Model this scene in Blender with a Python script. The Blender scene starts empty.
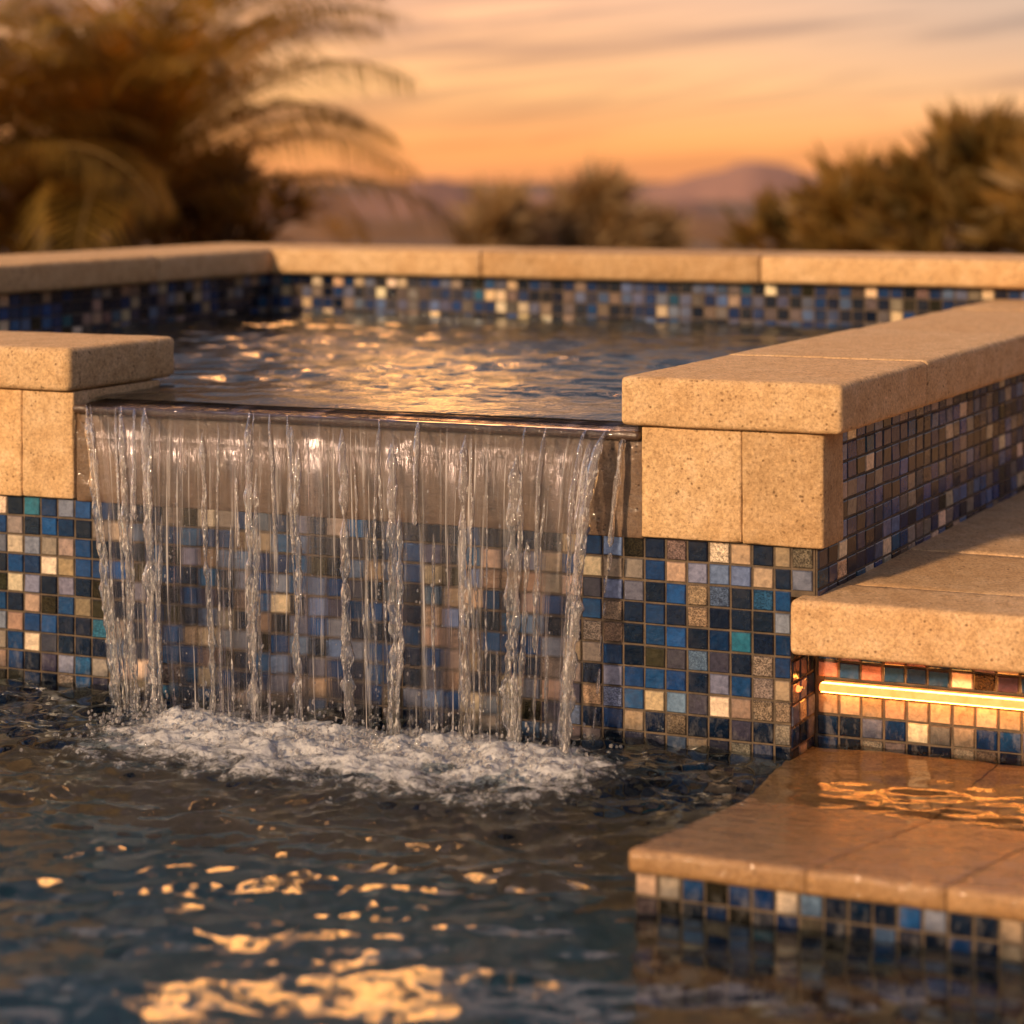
import bpy, bmesh, math, random
import numpy as np
from mathutils import Vector, noise as mnoise

random.seed(7); rng = np.random.default_rng(7)
C = bpy.context.scene.collection
R = math.radians

# ------------------------------------------------------------------ frame of the place
# u runs along the spillway wall (to the right), v runs away from the pool, z is height over the pool water
AX, AY = R(18.085), R(32.302)
UX = (math.cos(AX), -math.sin(AX)); VY = (math.sin(AY), math.cos(AY))
OX, OY = 0.5168, 3.23
EYE = 1.0623
def P(u, v, z): return (OX + u*UX[0] + v*VY[0], OY + u*UX[1] + v*VY[1], z)
def PV(u, v): return OX + u*UX[0] + v*VY[0], OY + u*UX[1] + v*VY[1]
_det = UX[0]*VY[1] - UX[1]*VY[0]
def inv(x, y):
    a, b = x-OX, y-OY
    return (a*VY[1]-b*VY[0])/_det, (UX[0]*b-UX[1]*a)/_det

def lin(r, g, b):
    def f(c):
        c /= 255
        return c/12.92 if c <= .04045 else ((c+.055)/1.055)**2.4
    return (f(r), f(g), f(b), 1)

# ------------------------------------------------------------------ object helpers
def link(name, me, mat=None, parent=None):
    o = bpy.data.objects.new(name, me); C.objects.link(o)
    if mat: me.materials.append(mat)
    if parent: o.parent = parent
    return o
def mesh(name, verts, faces, mat=None, parent=None, smooth=True, sharp=None):
    me = bpy.data.meshes.new(name); me.from_pydata([tuple(map(float, v)) for v in verts], [], faces)
    if smooth: me.shade_smooth()
    if sharp: me.set_sharp_from_angle(angle=R(sharp))
    me.update()
    return link(name, me, mat, parent)
def thing(name, label, cat, group=None):
    o = bpy.data.objects.new(name, None); C.objects.link(o); o.empty_display_size = .1
    o['label'] = label; o['category'] = cat
    if group: o['group'] = group
    return o
def tag(o, label=None, cat=None, group=None, kind=None):
    if label: o['label'] = label
    if cat: o['category'] = cat
    if group: o['group'] = group
    if kind: o['kind'] = kind
    return o
def grid_faces(n, m, keep=None):
    i, j = np.meshgrid(np.arange(n-1), np.arange(m-1), indexing='ij')
    a = (i*m+j).ravel()
    f = np.stack([a, a+m, a+m+1, a+1], 1)
    if keep is not None: f = f[keep.ravel()]
    return f
def np_mesh(name, verts, faces, mat=None, parent=None, smooth=True):
    me = bpy.data.meshes.new(name)
    faces = np.asarray(faces, dtype=np.int32)
    used = np.unique(faces)
    remap = np.full(len(verts), -1, dtype=np.int32); remap[used] = np.arange(len(used))
    verts = np.asarray(verts, dtype=np.float32)[used]; faces = remap[faces]
    me.vertices.add(len(verts)); me.vertices.foreach_set('co', verts.ravel())
    k = faces.shape[1]
    me.loops.add(faces.size); me.loops.foreach_set('vertex_index', faces.ravel())
    me.polygons.add(len(faces)); me.polygons.foreach_set('loop_start', np.arange(0, faces.size, k, dtype=np.int32))
    me.update(calc_edges=True); me.validate()
    if smooth: me.shade_smooth()
    return link(name, me, mat, parent), used

# ------------------------------------------------------------------ node helpers
class N:
    def __init__(s, name, world=False):
        if world:
            s.m = bpy.data.worlds.new(name); bpy.context.scene.world = s.m
        else:
            s.m = bpy.data.materials.new(name)
        s.m.use_nodes = True; s.t = s.m.node_tree; s.t.nodes.clear(); s.l = s.t.links
    def n(s, typ, **kw):
        nd = s.t.nodes.new(typ)
        for k, v in kw.items():
            if k.startswith('i_'):
                key = k[2:]
                inp = nd.inputs[int(key)] if key.isdigit() else nd.inputs[key.replace('_', ' ')]
                s.set(inp, v)
            else: setattr(nd, k, v)
        return nd
    def set(s, inp, v):
        if isinstance(v, bpy.types.NodeSocket): s.l.new(v, inp)
        else: inp.default_value = v
    def math(s, op, a, b=0.0, c=None, clamp=False):
        nd = s.n('ShaderNodeMath', operation=op, use_clamp=clamp)
        s.set(nd.inputs[0], a); s.set(nd.inputs[1], b)
        if c is not None: s.set(nd.inputs[2], c)
        return nd.outputs[0]
    def mix(s, f, a, b, blend='MIX'):
        nd = s.n('ShaderNodeMix', data_type='RGBA', blend_type=blend)
        s.set(nd.inputs[0], f); s.set(nd.inputs[6], a); s.set(nd.inputs[7], b)
        return nd.outputs[2]
    def ramp(s, f, stops, interp='LINEAR'):
        nd = s.n('ShaderNodeValToRGB'); nd.color_ramp.interpolation = interp
        e = nd.color_ramp.elements
        while len(e) < len(stops): e.new(.5)
        for k, (p, c) in enumerate(stops): e[k].position = p; e[k].color = c if len(c) == 4 else (*c, 1)
        s.set(nd.inputs[0], f)
        return nd.outputs[0]
    def rng(s, f, a, b, c=0.0, d=1.0, smooth=False):
        nd = s.n('ShaderNodeMapRange', interpolation_type='SMOOTHSTEP' if smooth else 'LINEAR')
        for k, v in enumerate((f, a, b, c, d)): s.set(nd.inputs[k], v)
        return nd.outputs[0]
    def pos(s): return s.n('ShaderNodeNewGeometry').outputs['Position']
    def scale(s, vec, sc):
        nd = s.n('ShaderNodeVectorMath', operation='MULTIPLY'); s.set(nd.inputs[0], vec); nd.inputs[1].default_value = sc
        return nd.outputs[0]
    def noise(s, vec, sc, detail=4, rough=.55, dist=0, out='Fac'):
        nd = s.n('ShaderNodeTexNoise'); s.set(nd.inputs['Vector'], vec)
        nd.inputs['Scale'].default_value = sc; nd.inputs['Detail'].default_value = detail
        nd.inputs['Roughness'].default_value = rough; nd.inputs['Distortion'].default_value = dist
        return nd.outputs[out]
    def bump(s, h, strength=.5, dist=.01, normal=None):
        nd = s.n('ShaderNodeBump'); nd.inputs['Strength'].default_value = strength; nd.inputs['Distance'].default_value = dist
        s.set(nd.inputs['Height'], h)
        if normal: s.set(nd.inputs['Normal'], normal)
        return nd.outputs[0]
    def out(s, sh, disp=None):
        o = s.n('ShaderNodeOutputWorld' if isinstance(s.m, bpy.types.World) else 'ShaderNodeOutputMaterial')
        s.l.new(sh, o.inputs[0]); return s.m
    def bsdf(s, **kw):
        nd = s.n('ShaderNodeBsdfPrincipled')
        for k, v in kw.items(): s.set(nd.inputs[k.replace('_', ' ')], v)
        return nd
    def attr(s, name): return s.n('ShaderNodeAttribute', attribute_name=name)

# ------------------------------------------------------------------ materials
def stone_mat(name, wet=0.0, tint=(1, 1, 1)):
    b = N(name); p = b.pos()
    big = b.noise(p, 5.5, 4, .6); mid = b.noise(p, 28, 4, .65, .4); grain = b.noise(p, 170, 5, .75, .3); fine = b.noise(p, 520, 3, .7)
    t = lambda c: tuple(x*y for x, y in zip(c[:3], tint)) + (1,)
    base = b.ramp(mid, [(.28, t((.49, .335, .19))), (.5, t((.63, .455, .28))), (.72, t((.71, .54, .37)))])
    base = b.mix(b.rng(big, .35, .75, 0, .5), base, t((.56, .345, .17)))
    g = b.ramp(grain, [(.32, (.36, .29, .22)), (.44, (.84, .79, .73)), (.56, (1.06, 1.04, 1.0)), (.68, (1.42, 1.38, 1.30))])
    base = b.mix(.85, base, g, 'MULTIPLY')
    f = b.ramp(fine, [(.3, (.75, .72, .68)), (.65, (1.15, 1.15, 1.15))])
    base = b.mix(.6, base, f, 'MULTIPLY')
    vor = b.n('ShaderNodeTexVoronoi', feature='F1'); b.set(vor.inputs['Vector'], p); vor.inputs['Scale'].default_value = 95
    pitm = b.math('MULTIPLY', b.rng(vor.outputs['Distance'], .16, .3, 1, 0), b.rng(b.noise(p, 40, 2), .5, .62))
    base = b.mix(b.math('MULTIPLY', pitm, .75), base, t((.13, .07, .03)))
    rnd = b.n('ShaderNodeObjectInfo').outputs['Random']
    base = b.mix(1, base, b.ramp(rnd, [(0, (.80, .76, .72)), (.35, (1, .97, .92)), (.7, (1.02, 1.02, 1.04)), (1, (1.12, 1.07, 1.0))]), 'MULTIPLY')
    h = b.math('ADD', b.math('MULTIPLY', grain, .55), b.math('MULTIPLY', fine, .2))
    h = b.math('SUBTRACT', h, b.math('MULTIPLY', pitm, .5))
    nrm = b.bump(h, .55, .004)
    if wet == 0:
        sh = b.bsdf(Base_Color=base, Roughness=b.rng(grain, .3, .7, .62, .9), Normal=nrm)
        sh.inputs['Specular IOR Level'].default_value = .3
    else:
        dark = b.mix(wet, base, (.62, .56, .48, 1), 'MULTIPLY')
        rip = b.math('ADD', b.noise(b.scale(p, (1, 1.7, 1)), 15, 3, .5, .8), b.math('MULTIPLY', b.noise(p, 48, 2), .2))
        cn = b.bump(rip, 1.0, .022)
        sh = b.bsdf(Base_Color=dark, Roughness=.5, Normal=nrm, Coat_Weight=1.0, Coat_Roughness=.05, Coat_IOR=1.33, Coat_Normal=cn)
    return b.out(sh.outputs[0])

def tile_mat(name='glazed_mosaic'):
    b = N(name); p = b.pos()
    col = b.attr('tile_colour').outputs['Color']; gl = b.attr('tile_glitter').outputs['Fac']; sp = b.attr('tile_seed').outputs['Fac']
    mott = b.noise(p, 90, 4, .7, .5)
    c = b.mix(1, col, b.ramp(mott, [(.25, (.5, .5, .55)), (.5, (1, 1, 1)), (.75, (1.5, 1.45, 1.4))]), 'MULTIPLY')
    vor = b.n('ShaderNodeTexVoronoi', feature='F1'); b.set(vor.inputs['Vector'], p); vor.inputs['Scale'].default_value = 520
    vsep = b.n('ShaderNodeSeparateColor'); b.l.new(vor.outputs['Color'], vsep.inputs[0])
    fl = b.ramp(vsep.outputs[0], [(.15, (.35, .33, .31)), (.5, (.85, .82, .78)), (.9, (1.55, 1.5, 1.4))])
    c = b.mix(gl, c, b.mix(1, c, fl, 'MULTIPLY'))
    edge = b.attr('tile_edge').outputs['Fac']
    c = b.mix(b.math('MULTIPLY', edge, .45), c, (.012, .012, .016, 1))
    c = b.mix(b.math('MULTIPLY', b.rng(b.noise(p, 14, 5, .65), .54, .75), .10), c, (.2, .155, .115, 1))
    cs = b.n('ShaderNodeSeparateXYZ'); b.l.new(p, cs.inputs[0])
    wet = b.rng(b.math('ADD', cs.outputs[2], b.math('MULTIPLY', b.noise(p, 16, 3), .05)), .035, .075, 1, 0, True)
    c = b.mix(wet, c, b.mix(1, c, (.38, .42, .48, 1), 'MULTIPLY'))
    lime = b.math('MULTIPLY', b.rng(b.noise(b.scale(p, (1, 1, .5)), 55, 4, .7), .5, .75), b.rng(cs.outputs[2], .03, .16, .30, .0))
    c = b.mix(lime, c, (.34, .31, .28, 1))
    nrm = b.bump(b.math('ADD', b.math('MULTIPLY', b.noise(p, 60, 2), .6), b.math('MULTIPLY', b.math('MULTIPLY', vsep.outputs[1], gl), .9)), .4, .0035)
    sh = b.bsdf(Base_Color=c, Roughness=b.rng(b.math('ADD', sp, b.math('MULTIPLY', mott, .5)), 0, 1.5, .05, .19), Normal=nrm, Metallic=b.math('MULTIPLY', gl, .45))
    sh.inputs['Specular IOR Level'].default_value = .48
    return b.out(sh.outputs[0])

def grout_mat():
    b = N('grout'); p = b.pos()
    c = b.ramp(b.noise(p, 40, 4, .7), [(.3, (.055, .040, .027)), (.7, (.15, .105, .066))])
    return b.out(b.bsdf(Base_Color=c, Roughness=.85, Normal=b.bump(b.noise(p, 300, 3), .4, .003)).outputs[0])

def water_mat(name, tint, ripple, rscale, dist, rough=.015):
    b = N(name); p = b.pos()
    h = b.math('ADD', b.noise(b.scale(p, (.8, 1.3, 1)), rscale, 3, .5, .6), b.math('MULTIPLY', b.noise(p, rscale*2.7, 2, .5, .3), .3))
    sh = b.bsdf(Base_Color=tint, Roughness=rough, IOR=1.33, Transmission_Weight=1.0, Normal=b.bump(h, ripple, dist))
    sh.inputs['Specular Tint'].default_value = (.64, .78, 1.0, 1); sh.inputs['Specular IOR Level'].default_value = .42
    return b.out(sh.outputs[0])

def sheet_mat():
    b = N('falling_water'); uv = b.n('ShaderNodeUVMap').outputs[0]
    st1 = b.noise(b.scale(uv, (44, 1.6, 1)), 1, 4, .65, .2)
    st2 = b.noise(b.scale(uv, (170, 2.2, 1)), 1, 4, .65, .15)
    big = b.noise(b.scale(uv, (14, 1.3, 1)), 1, 3, .6, .2)
    sep = b.n('ShaderNodeSeparateXYZ'); b.l.new(uv, sep.inputs[0]); t = sep.outputs[1]
    h = b.math('ADD', st1, b.math('MULTIPLY', st2, .35))
    h = b.math('MULTIPLY', h, b.rng(t, -.002, .06, 0.02, 1))
    nrm = b.bump(h, .45, .012)
    lw = b.n('ShaderNodeFresnel'); lw.inputs['IOR'].default_value = 1.33; b.l.new(nrm, lw.inputs['Normal'])
    glossy = b.n('ShaderNodeBsdfGlossy', i_Roughness=.10, i_Color=(.84, .78, .92, 1)); b.l.new(nrm, glossy.inputs['Normal'])
    refr = b.n('ShaderNodeBsdfRefraction', i_Roughness=.01, i_IOR=1.13, i_Color=(.93, .93, .95, 1)); b.l.new(b.bump(h, .5, .012), refr.inputs['Normal'])
    tr = b.n('ShaderNodeBsdfTransparent', i_Color=(.93, .92, .93, 1))
    clear = b.n('ShaderNodeMixShader', i_0=.62); b.l.new(tr.outputs[0], clear.inputs[1]); b.l.new(refr.outputs[0], clear.inputs[2])
    body = b.n('ShaderNodeMixShader'); b.set(body.inputs[0], b.math('MULTIPLY', b.math('MULTIPLY', lw.outputs[0], b.rng(t, 0, .03, .12, 1.6)), b.rng(b.noise(b.scale(uv, (17, .8, 1)), 1, 2, .5), .50, .66, .2, 1.1), clamp=True)); b.l.new(clear.outputs[0], body.inputs[1]); b.l.new(glossy.outputs[0], body.inputs[2])
    # aerated water: pale, scatters light, in streaks that thin out downward
    dif = b.n('ShaderNodeBsdfDiffuse', i_Color=(.92, .86, .83, 1)); b.l.new(nrm, dif.inputs['Normal'])
    trl = b.n('ShaderNodeBsdfTranslucent', i_Color=(.8, .74, .70, 1))
    milk = b.n('ShaderNodeMixShader', i_0=.45); b.l.new(dif.outputs[0], milk.inputs[1]); b.l.new(trl.outputs[0], milk.inputs[2])
    m1 = b.rng(st1, .55, .72, 0, .55, True)
    m2 = b.rng(st2, .57, .68, 0, .85, True)
    haze = b.math('MULTIPLY', b.rng(t, .0, .30, .13, .012), b.rng(st2, .3, .65, .2, 1.6))
    mk = b.math('ADD', b.math('MULTIPLY', b.math('ADD', m1, m2), b.rng(big, .3, .65, .25, 1)), haze, clamp=True)
    mk = b.math('MULTIPLY', mk, b.rng(t, .0, .05, 0, 1))
    s1 = b.n('ShaderNodeMixShader'); b.set(s1.inputs[0], mk); b.l.new(body.outputs[0], s1.inputs[1]); b.l.new(milk.outputs[0], s1.inputs[2])
    # gaps: the curtain tears open lower down
    gap = b.math('ADD', b.math('MULTIPLY', big, .6), b.math('MULTIPLY', st1, .4))
    thr = b.rng(t, .15, .58, .28, .47)
    gm = b.rng(b.math('SUBTRACT', gap, thr), -.03, .03, 1, 0, True)
    s2 = b.n('ShaderNodeMixShader'); b.set(s2.inputs[0], gm); b.l.new(s1.outputs[0], s2.inputs[1]); b.l.new(b.n('ShaderNodeBsdfTransparent').outputs[0], s2.inputs[2])
    return b.out(s2.outputs[0])

def strand_mat(name='rope_of_water', milk=.08):
    b = N(name); p = b.pos()
    h = b.noise(b.scale(p, (1, 1, .35)), 130, 3, .6)
    nrm = b.bump(h, .7, .006)
    g = b.bsdf(Base_Color=(1, .98, .96, 1), Roughness=.03, IOR=1.33, Transmission_Weight=1, Normal=nrm)
    d = b.n('ShaderNodeBsdfDiffuse', i_Color=(.95, .91, .87, 1)); b.l.new(nrm, d.inputs['Normal'])
    tl = b.n('ShaderNodeBsdfTranslucent', i_Color=(.9, .8, .7, 1))
    m = b.n('ShaderNodeMixShader', i_0=.5); b.l.new(d.outputs[0], m.inputs[1]); b.l.new(tl.outputs[0], m.inputs[2])
    k = b.math('MULTIPLY', b.rng(b.noise(b.scale(p, (1, 1, .25)), 60, 3), .4, .68, .25, 1.8), milk, clamp=True)
    glint = b.rng(b.noise(b.scale(p, (1, 1, .22)), 230, 3, .6), .56, .69, 0, .85, True)  # white specks painted in to read as glints
    k = b.math('MAXIMUM', k, glint)
    s = b.n('ShaderNodeMixShader'); b.set(s.inputs[0], k); b.l.new(g.outputs[0], s.inputs[1]); b.l.new(m.outputs[0], s.inputs[2])
    return b.out(s.outputs[0])

def foam_mat():
    b = N('white_foam'); p = b.pos()
    env = b.attr('foam_density').outputs['Fac']
    n1 = b.noise(b.scale(p, (1, 1, 1)), 34, 5, .7, .7); n2 = b.noise(p, 170, 3, .7)
    v = b.n('ShaderNodeTexVoronoi', feature='DISTANCE_TO_EDGE'); b.set(v.inputs['Vector'], p); v.inputs['Scale'].default_value = 75
    h = b.math('ADD', b.math('ADD', n1, b.math('MULTIPLY', n2, .4)), b.math('MULTIPLY', v.outputs['Distance'], -.5))
    nrm = b.bump(h, .5, .010)
    d = b.bsdf(Base_Color=(.96, .94, .92, 1), Roughness=.2, Normal=nrm); d.inputs['Specular IOR Level'].default_value = .6
    d.inputs['Subsurface Weight'].default_value = .0
    tl = b.n('ShaderNodeBsdfTranslucent', i_Color=(.9, .82, .74, 1))
    m = b.n('ShaderNodeMixShader', i_0=.42); b.l.new(d.outputs[0], m.inputs[1]); b.l.new(tl.outputs[0], m.inputs[2])
    g = b.bsdf(Base_Color=(.8, .88, .9, 1), Roughness=.03, IOR=1.33, Transmission_Weight=1, Normal=nrm)
    tr = b.n('ShaderNodeBsdfTransparent')
    gg = b.n('ShaderNodeMixShader'); b.l.new(g.outputs[0], gg.inputs[1]); b.l.new(tr.outputs[0], gg.inputs[2])
    b.set(gg.inputs[0], b.rng(env, .1, .5, 1, 0))
    k = b.math('ADD', b.math('MULTIPLY', env, 1.0), b.math('MULTIPLY', b.math('SUBTRACT', b.math('ADD', b.math('MULTIPLY', n1, .75), b.math('MULTIPLY', n2, .25)), .5), 2.6))
    k = b.rng(k, .31, .98, 0, .95, True)
    s = b.n('ShaderNodeMixShader'); b.set(s.inputs[0], k); b.l.new(gg.outputs[0], s.inputs[1]); b.l.new(m.outputs[0], s.inputs[2])
    return b.out(s.outputs[0])

def leaf_mat(name, a, c, trans=.35, sc=3):
    b = N(name); p = b.pos()
    col = b.mix(b.rng(b.noise(p, sc, 3), .3, .7), a, c)
    d = b.bsdf(Base_Color=col, Roughness=.5)
    t = b.n('ShaderNodeBsdfTranslucent'); b.set(t.inputs[0], b.mix(1, col, (1.8, 1.4, .7, 1), 'MULTIPLY'))
    s = b.n('ShaderNodeMixShader', i_0=trans); b.l.new(d.outputs[0], s.inputs[1]); b.l.new(t.outputs[0], s.inputs[2])
    return b.out(s.outputs[0])
def plain(name, a, c, sc, rough=.9, bump=.3):
    b = N(name); p = b.pos(); n = b.noise(p, sc, 5, .65)
    return b.out(b.bsdf(Base_Color=b.mix(b.rng(n, .3, .7), a, c), Roughness=rough, Normal=b.bump(n, bump, .5/sc)).outputs[0])

M_stone = stone_mat('shellstone', tint=(1.0, .95, .83)); M_step = stone_mat('shellstone_step', tint=(1.0, .94, .84))
M_dry = M_stone
M_wet = stone_mat('wet_shellstone', wet=1.0, tint=(1.05, .95, .8))
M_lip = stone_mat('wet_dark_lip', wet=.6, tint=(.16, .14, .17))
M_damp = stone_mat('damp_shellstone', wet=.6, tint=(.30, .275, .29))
M_tile = tile_mat(); M_grout = grout_mat()
M_pool = water_mat('pool_water', (.72, .84, .86, 1), .14, 40, .004)
M_spa = water_mat('spa_water', (.45, .6, .62, 1), .25, 60, .004)
M_sheet = sheet_mat(); M_strand = strand_mat(); M_foam = foam_mat(); M_drop = strand_mat('drop_of_water', .2)
M_floor = plain('pool_plaster', (.006, .044, .078, 1), (.012, .070, .115, 1), 9, .8)
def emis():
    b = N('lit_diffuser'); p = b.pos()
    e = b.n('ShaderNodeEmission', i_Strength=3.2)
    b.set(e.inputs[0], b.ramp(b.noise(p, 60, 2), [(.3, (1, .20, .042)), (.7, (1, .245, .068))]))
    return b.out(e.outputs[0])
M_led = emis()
def emis2():
    b = N('amber_cast_glow'); e_ = b.n('ShaderNodeEmission', i_Strength=24.0, i_Color=(1, .33, .055, 1)); return b.out(e_.outputs[0])
M_cast_glow = emis2()
M_metal = plain('bronze_channel', (.10, .06, .03, 1), (.14, .09, .05, 1), 30, .4, .1)

# ------------------------------------------------------------------ masonry
def axis(a, b, r, q, step):
    n = max(1, int(round((b-a-r-q)/step)))
    return np.array([a, a+.12*r, a+.35*r, a+.65*r] + list(np.linspace(a+r, b-q, n+1)) + [b-.65*q, b-.35*q, b-.12*q, b])
def rbox(name, u0, u1, v0, v1, z0, z1, mat, parent, r=.009, step=.02, rough=.0009, zf=None, ru=None, rv=None, uf=None):
    """stone with worn, slightly uneven rounded edges"""
    r = min(r, .45*min(u1-u0, v1-v0, z1-z0)); ru = ru or (r, r); rv = rv or (r, r)
    A, B, Z = axis(u0, u1, *ru, step), axis(v0, v1, *rv, step), axis(z0, z1, r, r, step)
    bm = bmesh.new(); cache = {}
    lo = Vector((u0+ru[0], v0+rv[0], z0+r)); hi = Vector((u1-ru[1], v1-rv[1], z1-r)); RL = (ru[0], rv[0], r); RH = (ru[1], rv[1], r)
    def vert(a, b, c):
        k = (round(a, 6), round(b, 6), round(c, 6))
        if k in cache: return cache[k]
        p = Vector((a, b, c)); q = Vector(tuple(min(max(p[i], lo[i]), hi[i]) for i in range(3)))
        d = p-q
        nd = Vector((0, 0, 0))
        if d.length > 1e-9:
            rr = [RL[i] if d[i] < 0 else RH[i] for i in range(3)]
            nd = Vector([d[i]/rr[i] for i in range(3)]).normalized()
            p = q + Vector([nd[i]*rr[i] for i in range(3)])
        if rough and d.length > 1e-9:
            edge = sum(1 for i in range(3) if abs(d[i]) > 1e-6)
            w = P(*p)
            n1 = mnoise.noise(Vector(w)*38); n2 = mnoise.noise(Vector(w)*9)
            chip = max(0, mnoise.noise(Vector(w)*60)-.25)*.006 if edge > 1 else 0
            p = p + nd*(rough*n1 + .0006*n2 - chip)
        zz = p[2] + (zf(p[0], p[1]) if zf else 0)
        cache[k] = bm.verts.new(P(p[0]+(uf(p[0], p[1]) if uf else 0), p[1], zz)); return cache[k]
    def face(X, Y, f):
        for i in range(len(X)-1):
            for j in range(len(Y)-1):
                bm.faces.new([vert(*f(X[i], Y[j])), vert(*f(X[i+1], Y[j])), vert(*f(X[i+1], Y[j+1])), vert(*f(X[i], Y[j+1]))])
    face(A, B, lambda a, b: (a, b, z1)); face(B, A, lambda b, a: (a, b, z0))
    face(A, Z, lambda a, z: (a, v0, z)); face(Z, A, lambda z, a: (a, v1, z))
    face(B, Z, lambda b, z: (u1, b, z)); face(Z, B, lambda z, b: (u0, b, z))
    bmesh.ops.recalc_face_normals(bm, faces=bm.faces)
    me = bpy.data.meshes.new(name); bm.to_mesh(me); bm.free(); me.shade_smooth()
    return link(name, me, mat, parent)
def box(name, u0, u1, v0, v1, z0, z1, mat, parent):
    vs = [P(a, b, c) for c in (z0, z1) for a, b in ((u0, v0), (u1, v0), (u1, v1), (u0, v1))]
    return mesh(name, vs, [(3, 2, 1, 0), (4, 5, 6, 7), (0, 1, 5, 4), (1, 2, 6, 5), (2, 3, 7, 6), (3, 0, 4, 7)], mat, parent, smooth=False)

PAL = [((.0035, .012, .036), 28), ((.007, .042, .14), 17), ((.012, .072, .23), 9), ((.028, .12, .28), 4), ((.12, .18, .31), 8), ((.17, .185, .25), 10),
       ((.34, .235, .16), 7), ((.27, .21, .175), 8), ((.78, .60, .42), 7), ((.040, .034, .016), 5), ((.02, .13, .21), 1.2), ((.06, .058, .09), 8), ((.46, .33, .21), 5)]
PW = np.array([w for _, w in PAL], float); PW /= PW.sum()
def mosaic(parent, fn, a0, a1, b0, b1, pa, pb, mat=None, gap=.0037, tone=None, warm_rows=None, cream=0):
    """fn(a,b,h): point on the wall plane raised by h; a field of small glazed tiles"""
    V, F, COL, GL, SEED, EDGE = [], [], [], [], [], []
    na = int(math.ceil((a1-a0)/pa-1e-6)); nb = int(math.ceil((b1-b0)/pb-1e-6))
    last = None
    for j in range(nb):
        for i in range(na):
            x0, x1 = a0+i*pa, min(a0+(i+1)*pa, a1); y1, y0 = b1-j*pb, max(b1-(j+1)*pb, b0)
            if x1-x0 < .012 or y1-y0 < .01: continue
            k = int(rng.choice(len(PAL), p=PW)); c = np.array(PAL[k][0])
            if rng.random() < cream: c = np.array((.80, .58, .36)); k = 8
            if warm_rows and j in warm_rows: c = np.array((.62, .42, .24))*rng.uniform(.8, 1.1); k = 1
            c = c*rng.uniform(.62, 1.2)*(.80 if k in (0, 1, 2, 3, 9, 11) else .97)*np.array([rng.uniform(.92, 1.08) for _ in range(3)])
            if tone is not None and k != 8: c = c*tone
            glit = 0.0
            if k in (6, 7, 9) and rng.random() < .5: glit = rng.uniform(.6, 1)
            elif k in (3, 4, 10, 8) and rng.random() < .35: glit = rng.uniform(.3, .8)
            g = gap/2; jx, jy = rng.normal(0, .00035, 2)
            X = [x0+g+jx, x1-g+jx]; Y = [y0+g+jy, y1-g+jy]
            cx, cy = sum(X)/2, sum(Y)/2; rot = rng.normal(0, .008)
            tx, ty = rng.normal(0, .022, 2); lift = .0026+rng.normal(0, .0003)
            base = len(V)
            def pt(x, y, h, ins):
                dx, dy = x-cx, y-cy
                dx -= math.copysign(ins, dx); dy -= math.copysign(ins, dy)
                hh = h + (tx*dx+ty*dy if h > 0 else 0)
                return fn(cx+dx-rot*dy, cy+dy+rot*dx, hh)
            cor = [(X[0], Y[0]), (X[1], Y[0]), (X[1], Y[1]), (X[0], Y[1])]
            for h, ins in ((-.001, 0), (lift*.62, .0003), (lift, .0018)):
                for x, y in cor: V.append(pt(x, y, h, ins))
            fs = [(base+8, base+9, base+10, base+11)]
            for q in range(4):
                r_ = (q+1) % 4
                fs.append((base+q, base+r_, base+4+r_, base+4+q)); fs.append((base+4+q, base+4+r_, base+8+r_, base+8+q))
            sd = rng.random()
            for fi, f_ in enumerate(fs):
                F.append(f_)
                for _ in range(4):
                    COL.append((*c, 1)); GL.append(glit); SEED.append(sd); EDGE.append(0 if fi == 0 else 1)
    me = bpy.data.meshes.new('mosaic_tiles'); me.from_pydata(V, [], F)
    # outward faces
    bm = bmesh.new(); bm.from_mesh(me); bm.to_mesh(me); bm.free()
    ca = me.color_attributes.new('tile_colour', 'FLOAT_COLOR', 'CORNER'); ca.data.foreach_set('color', np.array(COL, np.float32).ravel())
    for nm, dat in (('tile_glitter', GL), ('tile_seed', SEED), ('tile_edge', EDGE)):
        at = me.attributes.new(nm, 'FLOAT', 'CORNER'); at.data.foreach_set('value', np.array(dat, np.float32))
    return link('mosaic_tiles', me, mat or M_tile, parent)

SPW = 1.0
spa = thing('raised_spa', 'raised spa of blue mosaic walls and tan stone coping, with the spillway', 'spa')
ZW = .586                                     # spa water level
UL, UR, VB = -2.615, .030, 2.20                # inner left wall, outer right wall, inner back wall
# wall cores (grout coloured) and their tiles
w = box('wall', -3.05, UR-.003, .0, .26, .2865, .556, M_grout, spa)
w['label'] = 'front wall the water falls over'
# (lower part of the front wall steps in by one tile under the stone step)
lw_ = box('wall_base', -3.05, -.0165, .0005, .26, -.9, .2864, M_grout, w)
mosaic(w, lambda a, b, h: P(a, -h, b), -3.05+.004, -.0145, -.35, .377, .04, .04)
mosaic(w, lambda a, b, h: P(a, -h-.0005, b), -.0145, UR, .297, .377, .0400, .04)
mosaic(w, lambda a, b, h: P(-.0165+h, a, b), .001, .105, -.10, .21, .0345, .04)
w2 = box('wall', -.30, UR, .003, VB+.30, .2866, .587, M_grout, spa); box('wall_base', -.30, -.017, .262, VB+.3, -.9, .2866, M_grout, w2)
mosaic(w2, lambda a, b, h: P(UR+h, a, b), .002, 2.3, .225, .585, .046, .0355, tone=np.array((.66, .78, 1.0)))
w3 = box('wall', UL-.35, UL, .262, VB+.30, -.9, .708, M_grout, spa)
mosaic(w3, lambda a, b, h: P(UL+h, a, b), .27, VB, .548, .708, .039, .0365)
w4 = box('wall', UL+.001, .6, VB, VB+.30, -.9, .707, M_grout, spa)
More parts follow.
